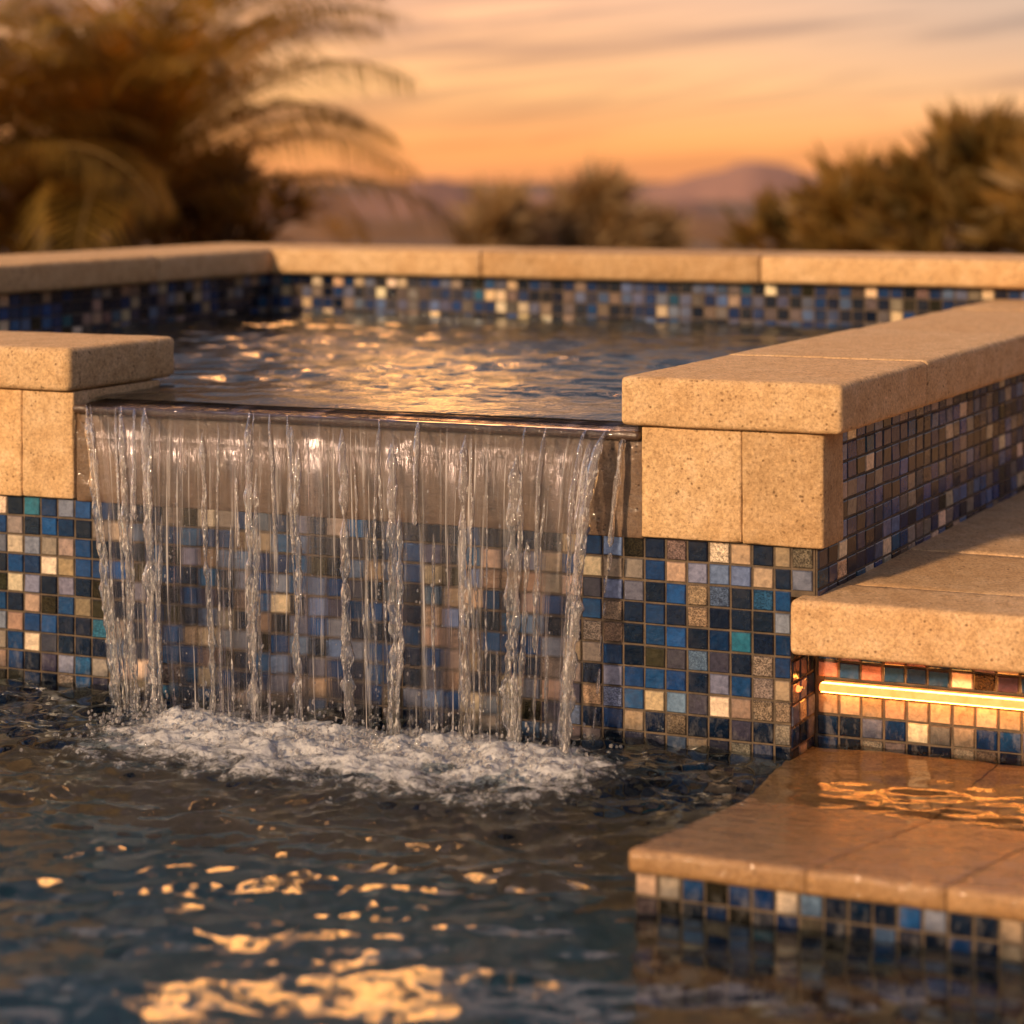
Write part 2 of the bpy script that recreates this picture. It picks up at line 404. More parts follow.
mosaic(w4, lambda a, b, h: P(a, VB-h, b), UL+.004, .6, .547, .707, .037, .0365, cream=.05, tone=np.array((.62, .66, .8)))
# stone blocks under the coping
rbox('stone_block', -.286, -.1005, -.014, .24, .379, .583, M_stone, spa, r=.004)
rbox('stone_block', -.0995, .047, -.0145, .082, .378, .5835, M_stone, spa, r=.004)
rbox('stone_block', -1.60, -1.479, -.014, .24, .379, .598, M_stone, spa, r=.004)
rbox('stone_block', -2.10, -1.601, -.0145, .24, .378, .598, M_stone, spa, r=.004)
rbox('stone_block', -2.60, -2.101, -.014, .24, .379, .598, M_stone, spa, r=.004)
# recessed stone band behind the falling water
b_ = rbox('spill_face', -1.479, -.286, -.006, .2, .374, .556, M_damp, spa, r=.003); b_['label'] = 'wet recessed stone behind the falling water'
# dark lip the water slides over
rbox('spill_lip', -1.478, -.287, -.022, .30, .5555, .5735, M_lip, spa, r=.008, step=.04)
# coping: right arm, back arm, left arm, left stub
ve = [-.032, .415, 1.10, 1.80, 2.30]
for k in range(4):
    g = .0016
    rbox('coping_slab', -.318, .086, ve[k]+(g if k else 0), ve[k+1]-g, .5845, .6745+.0015*(k % 2), M_stone, spa, r=.011, step=.018, rv=(.011 if k == 0 else .0045, .0045))
ue = [UL-.022, -1.86, -.98, -.20, .8]
for k in range(4):
    rbox('coping_slab', ue[k]+.0015, ue[k+1]-.0015, VB-.045, VB+.33, .7085, .791+.001*(k % 2), M_stone, spa, r=.016, step=.045, ru=(.004, .004))
ve2 = [.30, .95, 1.62, VB+.33]
for k in range(3):
    rbox('coping_slab', UL-.40, UL+.045 if k < 3 else UL, ve2[k]+.0018, (ve2[k+1]-.0018) if k < 2 else VB-.0472, .7085, .791+.001*(k % 2), M_stone, spa, r=.016, step=.045, rv=(.004, .004))
rbox('coping_slab', UL-.40, UL-.0235, VB-.045, VB+.33, .7085, .791, M_stone, spa, r=.018, step=.045)
rbox('coping_slab', -2.05, -1.474, -.032, .285, .6, .689, M_stone, spa, r=.013, step=.02)
rbox('coping_slab', -2.65, -2.054, -.032, .285, .6, .689, M_stone, spa, r=.013, step=.03, ru=(.003, .003))
rbox('coping_slab', -3.10, -2.654, -.032, .285, .6, .689, M_stone, spa, r=.013, step=.03, ru=(.003, .003))
fl = box('spa_floor', UL, -.30, .26, VB, -.3, -.1, M_floor, spa)

# ------------------------------------------------------------------ raised step on the right with the light under it
step = thing('stone_step', 'tan stone step on the right with glowing light under its overhang', 'step')
se = [-.042, .033, .47, .98, 1.6]
rbox('coping_slab', -.003, .62, -.042, .118, .192, .2905, M_step, step, r=.011, step=.014, rv=(.011, .003), ru=(.011, .003))
rbox('coping_slab', .622, 1.4, -.042, .118, .192, .2905, M_step, step, r=.013, step=.03)
for k, (a, b) in enumerate(((.1205, .47), (.4725, .98), (.9825, 1.6), (1.6025, 2.5))):
    rbox('coping_slab', -.02, 1.4, a, b, .192, .2895+.0012*(k % 2), M_step, step, r=.010, step=.03, rv=(.0045, .0045))
rw = box('wall', -.0135, 1.4, .105, 2.5, -.9, .191, M_grout, step)
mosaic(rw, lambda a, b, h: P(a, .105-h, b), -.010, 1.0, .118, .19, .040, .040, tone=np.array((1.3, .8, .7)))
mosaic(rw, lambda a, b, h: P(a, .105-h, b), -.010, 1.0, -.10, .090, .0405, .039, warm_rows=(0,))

led = thing('light_strip', 'glowing amber linear light mounted under the stone step', 'light strip')
box('channel', .006, 1.0, .0975, .1045, .0925, .1155, M_metal, led)
def tube_bar(name, u0, u1, v, z, rv, rz, mat, parent):
    V, F = [], []; n = 10; us = np.linspace(u0, u1, 40)
    for u in us:
        for k in range(n):
            a = 2*math.pi*k/n; V.append(P(u, v+rv*math.cos(a), z+rz*math.sin(a)))
    for i in range(len(us)-1):
        for k in range(n):
            F.append((i*n+k, i*n+(k+1) % n, (i+1)*n+(k+1) % n, (i+1)*n+k))
    F.append(tuple(range(n))[::-1]); F.append(tuple((len(us)-1)*n+k for k in range(n)))
    return mesh(name, V, F, mat, parent)
box('lens', .004, .996, .0850, .0955, .0957, .0962, M_cast_glow, led)  # glow strip added under the tube to strengthen its cast, no real lens
box('lens', .004, .996, .0865, .0965, .1118, .1122, M_cast_glow, led)  # same added glow strip above the tube, for the tiles over it
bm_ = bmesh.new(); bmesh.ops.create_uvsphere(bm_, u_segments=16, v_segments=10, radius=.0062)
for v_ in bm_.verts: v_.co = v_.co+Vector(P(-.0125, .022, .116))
me_ = bpy.data.meshes.new('end_hot_spot'); bm_.to_mesh(me_); bm_.free(); me_.shade_smooth(); link('end_hot_spot', me_, M_led, led)  # glowing ball added for the strip's hot spot on the return corner
tube_bar('diffuser', .002, .998,   .0905, .104, .0085, .0074, M_led, led)

# ------------------------------------------------------------------ low wet ledge in the pool
ledge = thing('pool_ledge', 'low wet tan stone ledge in the pool with a strip of mosaic under its edge', 'ledge')
LV0, LV1 = -.768, .10
prof_v = [-.80, -.768, -.25, -.17, -.08, .12]; prof_z = [.090, .090, -.001, -.010, -.014, -.018]
def ledge_z(u, v): return float(np.interp(v, prof_v, prof_z))
def ledge_u(u, v): return -.074*min(1.25, max(0, (v+.768)/.668))*max(0, (.3145-u)/.2545)
for k, (a, b) in enumerate(((.060, .3145), (.3149, .5028), (.5032, .7803), (.7807, 1.25))):
    rbox('tread', a, b, LV0, LV1, -.036, .0, M_wet, ledge, r=.010, step=.016, zf=ledge_z, uf=ledge_u if k == 0 else None, ru=(.008 if k == 0 else .0012, .0012))
rs = box('riser', .066, 1.25, LV0+.014, LV1-.3, -.9, -.03, M_grout, ledge)
rz = box('riser_top', .0665, 1.25, LV0+.0145, LV0+.10, -.0305, .056, M_grout, rs)
mosaic(rs, lambda a, b, h: P(a, LV0+.014-h, b), .066, 1.2, -.30, .053, .0335, .0335, gap=.0037)

# ------------------------------------------------------------------ water surfaces
def waves(X, Y, lam0, lam1, n, slope, seed, dirs=None, warp=.0):
    r = np.random.default_rng(seed); H = np.zeros_like(X)
    if warp:
        wx = waves(X, Y, .35, .9, 8, warp, seed+91); wy = waves(X, Y, .35, .9, 8, warp, seed+92)
        X = X+wx; Y = Y+wy
    for _ in range(n):
        lam = lam0*(lam1/lam0)**r.random(); k = 2*math.pi/lam
        th = r.uniform(0, 2*math.pi) if dirs is None else r.normal(dirs[0], dirs[1])
        a = slope*math.sqrt(2.0/n)/k
        H += a*np.sin(k*(X*math.cos(th)+Y*math.sin(th))+r.uniform(0, 6.28))
    return H
xs = np.arange(-1.5, 1.75, .0075); ys = np.arange(1.15, 4.15, .0075)
X, Y = np.meshgrid(xs, ys, indexing='ij')
U_, V_ = ((X-OX)*VY[1]-(Y-OY)*VY[0])/_det, (UX[0]*(Y-OY)-UX[1]*(X-OX))/_det
uc = np.clip(U_, -1.2, -.39)
dist = np.sqrt((U_-uc)**2+(V_+.17)**2)
near = np.exp(-(dist/.34)**2); mid = np.exp(-(dist/.85)**2)
# calm over the shallow ledge
calm = 1/(1+np.exp(-((-U_+.02)/.05))) ; calm = np.maximum(calm, 1/(1+np.exp((V_+.72)/.05))); calm = .40+.60*calm
H = waves(X*.42, Y, .16, .34, 18, .080, 1, warp=.06) + waves(X*.42, Y, .07, .15, 30, .105, 2, warp=.08)*(.50+.65*mid) \
    + waves(X*.55, Y, .030, .085, 46, .155, 3, warp=.08)*(.16+1.15*mid+.5*near) + waves(X*.8, Y, .02, .042, 40, .16, 4, warp=.05)*(.06+.75*mid+.7*near)
ring = np.sin(2*math.pi*dist/.085+3*waves(X, Y, .3, .7, 10, .6, 8))*.0024*np.exp(-dist/.5)
led_w = waves(X*.45, Y, .07, .15, 20, .045, 21, warp=.06)+waves(X*.38, Y, .022, .055, 40, .10, 22, warp=.05)
H = (H+ring)*(calm-.40)/.60+led_w*(1-(calm-.40)/.60)
Z = H
ob, _ = np_mesh('pool_water', np.stack([X, Y, Z], -1).reshape(-1, 3), grid_faces(len(xs), len(ys)), M_pool)
tag(ob, kind='structure')
# outer part of the pool surface, round the detailed part
def ring_plane(name, us, vs, z, skip, mat):
    V, F = [], []
    pts = [P(u, v, z) for u in us for v in vs]; m = len(vs)
    for i in range(len(us)-1):
        for j in range(m-1):
            cu, cv = (us[i]+us[i+1])/2, (vs[j]+vs[j+1])/2
            if not skip(cu, cv): F.append((i*m+j, (i+1)*m+j, (i+1)*m+j+1, i*m+j+1))
    return np_mesh(name, np.array(pts), F, mat)[0]
def xy_ring(name, x0, x1, y0, y1, z, mat):
    V, F = [], []
    xa, ya = [-4.2, x0, x1, 3.6], [-2.5, y0, y1, 4.8]
    for x in xa:
        for y in ya: V.append((x, y, z))
    for i in range(3):
        for j in range(3):
            if (i, j) != (1, 1): F.append((i*4+j, (i+1)*4+j, (i+1)*4+j+1, i*4+j+1))
    return mesh(name, V, F, mat, smooth=False)
tag(xy_ring('pool_water', xs[0], xs[-1], ys[0], ys[-1], -.001, M_pool), kind='structure')
us = np.arange(UL-.01, -.29, .010); vs = np.arange(.045, VB+.01, .010)
Ug, Vg = np.meshgrid(us, vs, indexing='ij'); Xg, Yg = PV(Ug, Vg)
fade = np.clip((Vg-.05)/.35, 0, 1)**.8
flow = waves(Ug*.55, Vg, .05, .13, 40, .14, 11, warp=.1)+waves(Ug*.6, Vg, .15, .4, 14, .055, 12, warp=.1)+waves(Ug, Vg, .025, .05, 36, .05, 13, warp=.1)
dip = -.0045*np.exp(-((Vg-.045)/.06))
o_, _ = np_mesh('spa_water', np.stack([Xg, Yg, ZW+flow*(.12+.88*fade)+dip], -1).reshape(-1, 3), grid_faces(len(us), len(vs)), M_spa)
tag(o_, kind='structure')
ob = box('pool_floor', -4.1, 3.4, -5, .0, -1.3, -.75, M_floor, None); tag(ob, kind='structure')

# ------------------------------------------------------------------ the waterfall
fall = thing('waterfall', 'thin curtain of water falling in ropes over the spa lip', 'waterfall')
ZT = .5745; UA, UB = -1.452, -.342; LA, LB = -1.185, -.392
G = 9.81; VS = .40
def sheet_pt(s, d):
    """s 0..1 across; d distance along: negative on the lip, else drop below it"""
    if d < 0:
        return UA+s*(UB-UA), -.012-d*1.0, ZT+.006*(1-math.exp(d/.02))
    tt = math.sqrt(2*d/G); q = min(1, d/ZT)
    u = UA+s*(UB-UA)+math.sqrt(q)*.095*(1-1.2*max(s, 0)**5)+q**.7*.075*math.exp(-max(s, 0)/.08)
    return u, -.012-VS*tt*(1-.12*q), ZT-d
S = np.linspace(0, 1, 520); Dn = np.concatenate([np.linspace(-.06, -.004, 8), np.linspace(0, .02, 10)[0:], np.linspace(.025, .585, 130)])
def fbm1(x, y, seed): return mnoise.noise(Vector((x, y, seed)))
V = []; UVs = []
for s in S:
    for d in Dn:
        u, v, z = sheet_pt(s, d)
        if d > 0:
            amp = min(1, d/.05)*(.35+.65*min(1, d/.35))
            n1 = .75*fbm1(s*8.5+1.1*fbm1(s*3, d*2.0, 1), d*1.4, 3.1)*2+.5*fbm1(s*23+.8*fbm1(s*6, d*3, 6), d*2.0, 8.1); n2 = fbm1(s*95, d*4, 7.7)
            v += amp*(.0085*n1+.0012*n2); u += amp*.004*fbm1(s*22, d*2.5, 11.3)
        V.append(P(u, v, z)); UVs.append((s*1.1, d))
o, used = np_mesh('water_sheet', np.array(V), grid_faces(len(S), len(Dn)), M_sheet, fall)
uvl = o.data.uv_layers.new(name='UVMap')
li = np.empty(len(o.data.loops), np.int32); o.data.loops.foreach_get('vertex_index', li)
uvl.data.foreach_set('uv', np.array(UVs, np.float32)[used][li].ravel())

def strand(s0, d0, d1, r0, parent, mat, name='strand', drift=0, seed=0, rough=1.0, bot=1.0, off=0.0):
    n = int(40+(d1-d0)*360); k = 10; V, F = [], []
    for i in range(n):
        f = i/(n-1); d = d0+(d1-d0)*f
        s = s0+drift*(d-d0)+.006*rough*fbm1(d*4, seed, 2)+.0025*rough*fbm1(d*17, seed, 5)
        u, v, z = sheet_pt(min(max(s, -.01), 1.01), d)
        v += -.002+off+.004*fbm1(d*6, seed, 9)
        env = min(1, f/.08+.15)*min(1, (1-f)/.04+.35)
        brk = min(1, max(0, d-.10)/.3)
        bead = 1+.45*fbm1(d*22, seed, 21)+(.35+.65*brk)*fbm1(d*36, seed, 33)+.3*brk*fbm1(d*95, seed, 55)
        rr = r0*env*max(.22, bead)*(1-(1-bot)*f)
        for q in range(k):
            a = 2*math.pi*q/k
            fl_ = 1+.55*fbm1(math.cos(a)*1.3+d*20, math.sin(a)*1.3, seed)
            V.append(P(u+rr*1.7*fl_*math.cos(a), v+rr*.6*fl_*math.sin(a), z))
    for i in range(n-1):
        for q in range(k): F.append((i*k+q, i*k+(q+1) % k, (i+1)*k+(q+1) % k, (i+1)*k+q))
    F.append(tuple(range(k))); F.append(tuple((n-1)*k+q for q in range(k))[::-1])
    return mesh(name, V, F, mat, parent)
rs_ = random.Random(5)
for s0, d0, r0, dr in ((.002, .0, .0085, 0), (.013, .0, .0045, .015), (.992, .0, .0095, 0), (.978, .02, .006, .01), (.962, .04, .004, .02),
                       (.075, .0, .0075, .02), (.124, .0, .0095, .02), (.140, .06, .005, -.02), (.155, .2, .004, -.03), (.245, .04, .0055, .02), (.335, .0, .0085, .0),
                       (.350, .10, .005, -.03), (.432, .06, .0065, -.03), (.512, .02, .0085, .01), (.605, .04, .0095, 0),
                       (.622, .16, .005, -.03), (.742, .02, .0075, .01), (.838, .05, .0105, .0), (.856, .12, .006, -.02), (.872, .2, .0045, -.04)):
    strand(s0, d0, .583, r0*.56, fall, M_strand, drift=dr, seed=rs_.uniform(0, 90))
for k in range(38):
    s0 = rs_.uniform(.01, .985); d0 = rs_.choice([0, 0, .02, .06, .12, .2, .3, .4]); d1 = min(.583, d0+rs_.uniform(.12, .4)) if rs_.random() < .6 else .583
    strand(s0, d0, d1, rs_.uniform(.0009, .0024), fall, M_strand, drift=rs_.uniform(-.03, .04), seed=rs_.uniform(0, 90), rough=.8, off=rs_.uniform(-.004, .004))

# a thin stray trickle at the right end
tri = thing('water_trickle', 'thin stray trickle of drops right of the main curtain', 'trickle')
def trickle(name, u0, d0, d1, r0, seed):
    n = int(20+(d1-d0)*160); k = 7; V, F = [], []
    for i in range(n):
        f = i/(n-1); d = d0+(d1-d0)*f
        u = u0-.035*(d/.57)+.004*fbm1(d*9, seed, 2); v = -.014-.05*math.sqrt(d/.57)+.003*fbm1(d*13, seed, 4); z = ZT-.012-d
        rr = r0*max(.25, 1+.6*fbm1(d*40, seed, 3))*min(1, f/.1+.2)*min(1, (1-f)/.15+.1)
        for q in range(k):
            a = 2*math.pi*q/k; V.append(P(u+rr*math.cos(a), v+rr*math.sin(a), z))
    for i in range(n-1):
        for q in range(k): F.append((i*k+q, i*k+(q+1) % k, (i+1)*k+(q+1) % k, (i+1)*k+q))
    F.append(tuple(range(k))); F.append(tuple((n-1)*k+q for q in range(k))[::-1])
    mesh(name, V, F, M_strand, tri)
for d0, d1, r in ((0, .14, .0062), (.0, .2, .0035), (.135, .20, .004), (.21, .245, .0036), (.25, .285, .002), (.30, .325, .0026), (.36, .40, .0018), (.42, .47, .0024), (.49, .53, .002), (.54, .562, .0026)):
    trickle('strand', -.318, d0, d1, r, rs_.uniform(0, 50))

# foam where it lands
us = np.arange(-1.42, -.10, .0045); vs = np.arange(-.68, -.015, .0045)
Ug, Vg = np.meshgrid(us, vs, indexing='ij')
def nz(A, B, sc, seed):
    return np.array([mnoise.fractal(Vector((a*sc, b*sc, seed)), .9, 2.1, 4) for a, b in zip(A.ravel(), B.ravel())]).reshape(A.shape)
F1 = nz(Ug, Vg*1.25, 16, 1.7); F2 = nz(Ug, Vg, 55, 4.2); F3 = nz(Ug, Vg*1.1, 6, 9.2)
uc = np.clip(Ug, -1.10, -.365)
dv = (Vg+.215)
sig = np.where(dv < 0, .165+.09*F3, .085)
E_ = np.exp(-((np.maximum(np.abs(dv)-.035, 0))/sig)**2)*np.exp(-((Ug-uc)/.12)**2)
E_ = np.clip(E_+.34*(F1+.35*F2)*np.clip(E_, 0, .5)**.5, 0, 1.2)
ht = -.004+E_*(.010+.012*np.maximum(F1, -.4)+.0035*np.abs(F2)+.011*F3) - .010*(1-np.clip(E_*2.2, 0, 1))
Xg, Yg = PV(Ug, Vg)
Ef = (E_[:-1, :-1]+E_[1:, 1:])/2
o, used = np_mesh('splash_foam', np.stack([Xg, Yg, ht+.004], -1).reshape(-1, 3), grid_faces(len(us), len(vs), keep=Ef > .06), M_foam)
at = o.data.attributes.new('foam_density', 'FLOAT', 'POINT'); at.data.foreach_set('value', E_.ravel()[used].astype(np.float32))
tag(o, 'churning white foam where the curtain of water lands in the pool', 'foam', kind='stuff')

# spray
bm = bmesh.new()
for k in range(1300):
    u = rs_.uniform(-1.25, -.30); v = -.215+rs_.gauss(0, .085); 
    m = bmesh.ops.create_icosphere(bm, subdivisions=1, radius=rs_.uniform(.0012, .0042)*(1 if rs_.random() < .85 else 1.6))
    c = Vector(P(u, v, rs_.uniform(.004, .020)*math.exp(-((v+.215)/.12)**2)+.001))
    for vv in m['verts']: vv.co += c
for k in range(950):
    u = rs_.uniform(-1.22, -.34); q = rs_.random()
    v = -.20+rs_.gauss(0, .06); z = abs(rs_.gauss(.012, .034)); r = rs_.uniform(.0009, .0030)
    if q < .2: z = rs_.uniform(.05, .5); v = -.012-VS*math.sqrt(2*(ZT-z)/G)+rs_.gauss(0, .008); u = UA+(UB-UA)*rs_.random(); u = max(u, LA); r = rs_.uniform(.0008, .0022)
    m = bmesh.ops.create_icosphere(bm, subdivisions=1, radius=r)
    st = rs_.uniform(1, 2.2)
    for vv in m['verts']: vv.co = Vector((vv.co.x, vv.co.y, vv.co.z*st))+Vector(P(u, v, z))
me = bpy.data.meshes.new('spray_droplets'); bm.to_mesh(me); bm.free(); me.shade_smooth()
tag(link('spray_droplets', me, M_drop), 'loose drops of water flying around the falling curtain', 'droplets', kind='stuff')

# ------------------------------------------------------------------ ground, valley, hills
def geo(a, b, n): return list(np.geomspace(a, b, n))
ub_ = sorted([-x for x in geo(4.1, 3500, 40)] + [-3.2, -2.0, -.5, 1.0] + geo(3.4, 3500, 40))
vb_ = sorted([-x for x in geo(5, 3500, 36)] + [.3, 1.2] + geo(2.4, 3500, 70))
V, F = [], []; m = len(vb_)
for u in ub_:
    for v in vb_:
        x, y, _ = P(u, v, 0); r = math.hypot(x, y)
        d = max(0, r-20)
        z = .05-.062*d/(1+d/620)+ (mnoise.noise(Vector((x*.03, y*.03, 0)))*min(1.2, d*.02))
        V.append((x, y, z))
for i in range(len(ub_)-1):
    for j in range(m-1):
        cu, cv = (ub_[i]+ub_[i+1])/2, (vb_[j]+vb_[j+1])/2
        if -4.1 < cu < 3.4 and -5 < cv < 2.3: continue
        F.append((i*m+j, (i+1)*m+j, (i+1)*m+j+1, i*m+j+1))
M_ground = plain('dry_ground', (.14, .09, .06, 1), (.10, .065, .042, 1), .1)
tag(np_mesh('ground', np.array(V), F, M_ground)[0], kind='structure')
def pxd(x, y, D): return ((x-512)/1800*D, D, EYE-(y-165)/1800*D)
def hill(D, peaks, base, depth, col, seed):
    xs = np.linspace(-1300, 2400, 460); ts = np.linspace(-1, 1, 24); V = []
    for x in xs:
        yy = base
        prof = sum(a*math.exp(-abs((x-c)/w_)**e) for c, a, w_, e in peaks)
        for t in ts:
            k = (1-t*t)**.9 if abs(t) < 1 else 0
            X_, _, Zt = pxd(x, base-prof, D); zb = pxd(x, 300, D)[2]
            nn = mnoise.fractal(Vector((x*.03, t*2, seed)), 1, 2, 5)*D/1800*5
            V.append((X_*(1+t*depth/D), D+t*depth, zb+(Zt-zb)*k+nn*k))
    o = np_mesh('hills', np.array(V), grid_faces(len(xs), len(ts)), col)[0]; tag(o, kind='structure')
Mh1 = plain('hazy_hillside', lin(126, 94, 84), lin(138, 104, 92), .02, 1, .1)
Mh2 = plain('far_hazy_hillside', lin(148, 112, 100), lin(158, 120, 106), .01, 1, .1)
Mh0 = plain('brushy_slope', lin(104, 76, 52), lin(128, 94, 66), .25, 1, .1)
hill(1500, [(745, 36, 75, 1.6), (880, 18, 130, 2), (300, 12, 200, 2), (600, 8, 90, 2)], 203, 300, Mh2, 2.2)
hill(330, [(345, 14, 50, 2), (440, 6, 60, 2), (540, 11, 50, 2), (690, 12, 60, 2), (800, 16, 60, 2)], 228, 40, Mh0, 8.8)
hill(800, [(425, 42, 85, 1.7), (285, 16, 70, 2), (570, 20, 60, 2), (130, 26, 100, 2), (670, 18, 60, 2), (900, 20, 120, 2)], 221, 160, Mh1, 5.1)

# ------------------------------------------------------------------ plants
M_frond = leaf_mat('palm_leaflet', (.075, .055, .012, 1), (.46, .30, .06, 1), .66, 3.0)
M_rachis = plain('palm_rachis', (.22, .13, .035, 1), (.16, .10, .03, 1), 8)
M_trunk = plain('palm_trunk', (.035, .024, .014, 1), (.07, .045, .024, 1), 14)
def palm(base, crown_z, L, nf, label, seed, droop=1.0, group=None):
    r = random.Random(seed); t = thing('palm_tree', label, 'palm tree', group); t.location = base
    V, F = [], []; n = 26; k = 12
    for i in range(n):
        f = i/(n-1); z = f*crown_z; rad = .16*(1-.25*f)+(.012 if i % 2 else -.008)
        for q in range(k):
            a = 6.2832*q/k; V.append((rad*math.cos(a), rad*math.sin(a), z))
    for i in range(n-1):
        for q in range(k): F.append((i*k+q, i*k+(q+1) % k, (i+1)*k+(q+1) % k, (i+1)*k+q))
    mesh('trunk', V, F, M_trunk, t)
    for fi in range(nf):
        az = fi*2.39996+r.uniform(-.25, .25); el = R(r.choice([88, 83, 77, 71, 65, 58, 50, 41, 30])+r.uniform(-6, 6)); ll = L*r.uniform(.8, 1.1)
        if el < R(20): ll *= .85
        hx, hy = math.cos(az), math.sin(az); pts = []; e = el; p = Vector((0, 0, crown_z-.05)); ns = 30
        for i in range(ns+1):
            pts.append(p.copy()); p = p+Vector((hx*math.cos(e), hy*math.cos(e), math.sin(e)))*(ll/ns)
            e -= droop*R(3.0)*(.3+1.3*i/ns)
        V, F = [], []
        def quad(a, b, wv):
            s = len(V); V.extend([a-wv, a+wv, b+wv*.15, b-wv*.15]); F.append((s, s+1, s+2, s+3))
        side = Vector((-hy, hx, 0))
        Vr, Fr = [], []
        for i in range(ns):
            a, b = pts[i], pts[i+1]; w0 = .016*(1-.8*i/ns)
            s = len(Vr); up = Vector((0, 0, w0))
            for pp, ww in ((a, w0), (b, w0*.95)):
                Vr.extend([pp+side*ww, pp+up, pp-side*ww, pp-up])
            for q in range(4): Fr.append((s+q, s+(q+1) % 4, s+4+(q+1) % 4, s+4+q))
        for i in range(4, ns):
            tan = (pts[i+1]-pts[i]).normalized(); f = i/ns
            lf = ll*.27*math.sin(math.pi*min(1, .12+.86*f))**.7+.05
            for sg in (-1, 1):
                for sub in range(2):
                    o_ = pts[i].lerp(pts[i+1], sub*.5+r.random()*.3)
                    dirv = (side*sg*.75+tan*.75+Vector((0, 0, r.uniform(-.12, .10)))).normalized()
                    m_ = o_+dirv*lf*.5; e_ = m_+(dirv+Vector((0, 0, -.8-.5*r.random()))).normalized()*lf*.55
                    wv = tan.cross(dirv).normalized().cross(dirv)*(.0085+.003*r.random())
                    s = len(V); V.extend([o_-wv*.5, o_+wv*.5, m_+wv, m_-wv, e_]); F.append((s, s+1, s+2, s+3)); F.append((s+3, s+2, s+4))
        fr = mesh('frond', V, F, M_frond, t, smooth=False)
        mesh('rachis', Vr, Fr, M_rachis, fr)
    return t
x, y, z = pxd(125, 222, 13.0)
palm((x, y, .0), z, 2.75, 46, 'tall bushy palm with arching fronds behind the spa', 3, 1.0, 'palms behind the spa')
x, y, z = pxd(-70, 215, 12.0)
palm((x, y, .0), z, 2.1, 28, 'smaller palm cut off by the left edge of the photo', 9, 1.1, 'palms behind the spa')

def leaf_tree(name, label, cat, base, W, Ht, nclump, nleaf, size, mat, seed, trunk_h=.25, spiky=.6, group=None, dens=1):
    r = random.Random(seed); t = thing(name, label, cat, group); t.location = base
    V, F = [], []; cl = []
    for k in range(nclump):
        a = r.uniform(0, 6.283); q = r.random()**.6
        hz = trunk_h+(1-trunk_h)*r.random()**.8
        rad = W*q*math.sqrt(max(.05, 1-((hz-.45)/.62)**2))
        cl.append((Vector((rad*math.cos(a), rad*math.sin(a), hz*Ht)), W*r.uniform(.14, .34)))
    for c, cr in cl:
        ax = (Vector((c.x/W, c.y/W, .9))).normalized()
        for i in range(nleaf):
            d = Vector((r.gauss(0, 1), r.gauss(0, 1), r.gauss(0, 1))).normalized()
            o = c+d*cr*r.random()**.5
            ld = (d*(1-spiky)+ax*spiky+Vector((r.gauss(0, .25), r.gauss(0, .25), r.gauss(0, .2)))).normalized()
            l = size*r.uniform(.6, 1.5); sd = ld.cross(Vector((r.gauss(0, 1), r.gauss(0, 1), r.gauss(0, 1)))).normalized()*l*.10
            s = len(V); V.extend([o, o+ld*l*.45+sd, o+ld*l, o+ld*l*.45-sd]); F.append((s, s+1, s+2, s+3))
    mesh('crown', V, F, mat, t, smooth=False)
    # stems: a short trunk and a limb to every clump
    V, F = [], []
    def limb(a, b, r0, r1):
        n = 7; k = 6; s = len(V)
        for i in range(n):
            f = i/(n-1); p = a.lerp(b, f)+Vector((0, 0, .12*(b-a).length*math.sin(f*3.14)))
            rr = r0+(r1-r0)*f
            for q in range(k):
                an = 6.283*q/k; V.append(p+Vector((rr*math.cos(an), rr*math.sin(an), 0)))
        for i in range(n-1):
            for q in range(k): F.append((s+i*k+q, s+i*k+(q+1) % k, s+(i+1)*k+(q+1) % k, s+(i+1)*k+q))
    top = Vector((0, 0, trunk_h*Ht)); limb(Vector((0, 0, -.1)), top, W*.06, W*.04)
    for c, cr in cl: limb(top*.9, c, W*.022, W*.006)
    mesh('trunk', V, F, M_trunk, t)
M_sh1 = leaf_mat('olive_leaf', (.06, .045, .014, 1), (.32, .195, .05, 1), .5, 2.4)
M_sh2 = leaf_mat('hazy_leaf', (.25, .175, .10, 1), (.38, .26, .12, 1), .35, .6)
def at(px, ytop, D, W, **kw):
    x, y, z = pxd(px, ytop, D); r = math.hypot(x, y); d = max(0, r-20); g = .03-.062*d/(1+d/620)
    return dict(base=(x, y, g), Ht=(z-g)*.86, W=W*D/1800)
leaf_tree('shrub', group='shrubs behind the spa', label= 'tallest spiky shrub at the right edge behind the spa', cat='shrub', nclump=58, nleaf=32, size=.27, mat=M_sh1, seed=1, **at(975, 122, 12.5, 75))
leaf_tree('shrub', group='shrubs behind the spa', label= 'dark shrub left of the tallest one on the right', cat='shrub', nclump=60, nleaf=26, size=.24, mat=M_sh1, seed=2, **at(868, 168, 13.5, 62))
leaf_tree('shrub', group='shrubs behind the spa', label= 'low sparse shrub at the left end of the right-hand bushes', cat='shrub', nclump=26, nleaf=18, size=.22, mat=M_sh1, seed=3, **at(782, 205, 14.5, 46))
leaf_tree('shrub', group='shrubs behind the spa', label= 'shrub cut off by the right edge of the photo', cat='shrub', nclump=44, nleaf=27, size=.27, mat=M_sh1, seed=4, **at(1065, 140, 11.5, 60))
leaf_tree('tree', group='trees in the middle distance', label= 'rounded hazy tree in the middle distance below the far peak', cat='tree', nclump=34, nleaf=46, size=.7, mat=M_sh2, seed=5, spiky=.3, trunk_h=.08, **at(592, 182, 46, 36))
leaf_tree('tree', group='trees in the middle distance', label= 'small yellowish tree left of the rounded hazy tree', cat='tree', nclump=24, nleaf=40, size=.7, mat=M_sh2, seed=6, spiky=.3, trunk_h=.08, **at(500, 203, 44, 30))
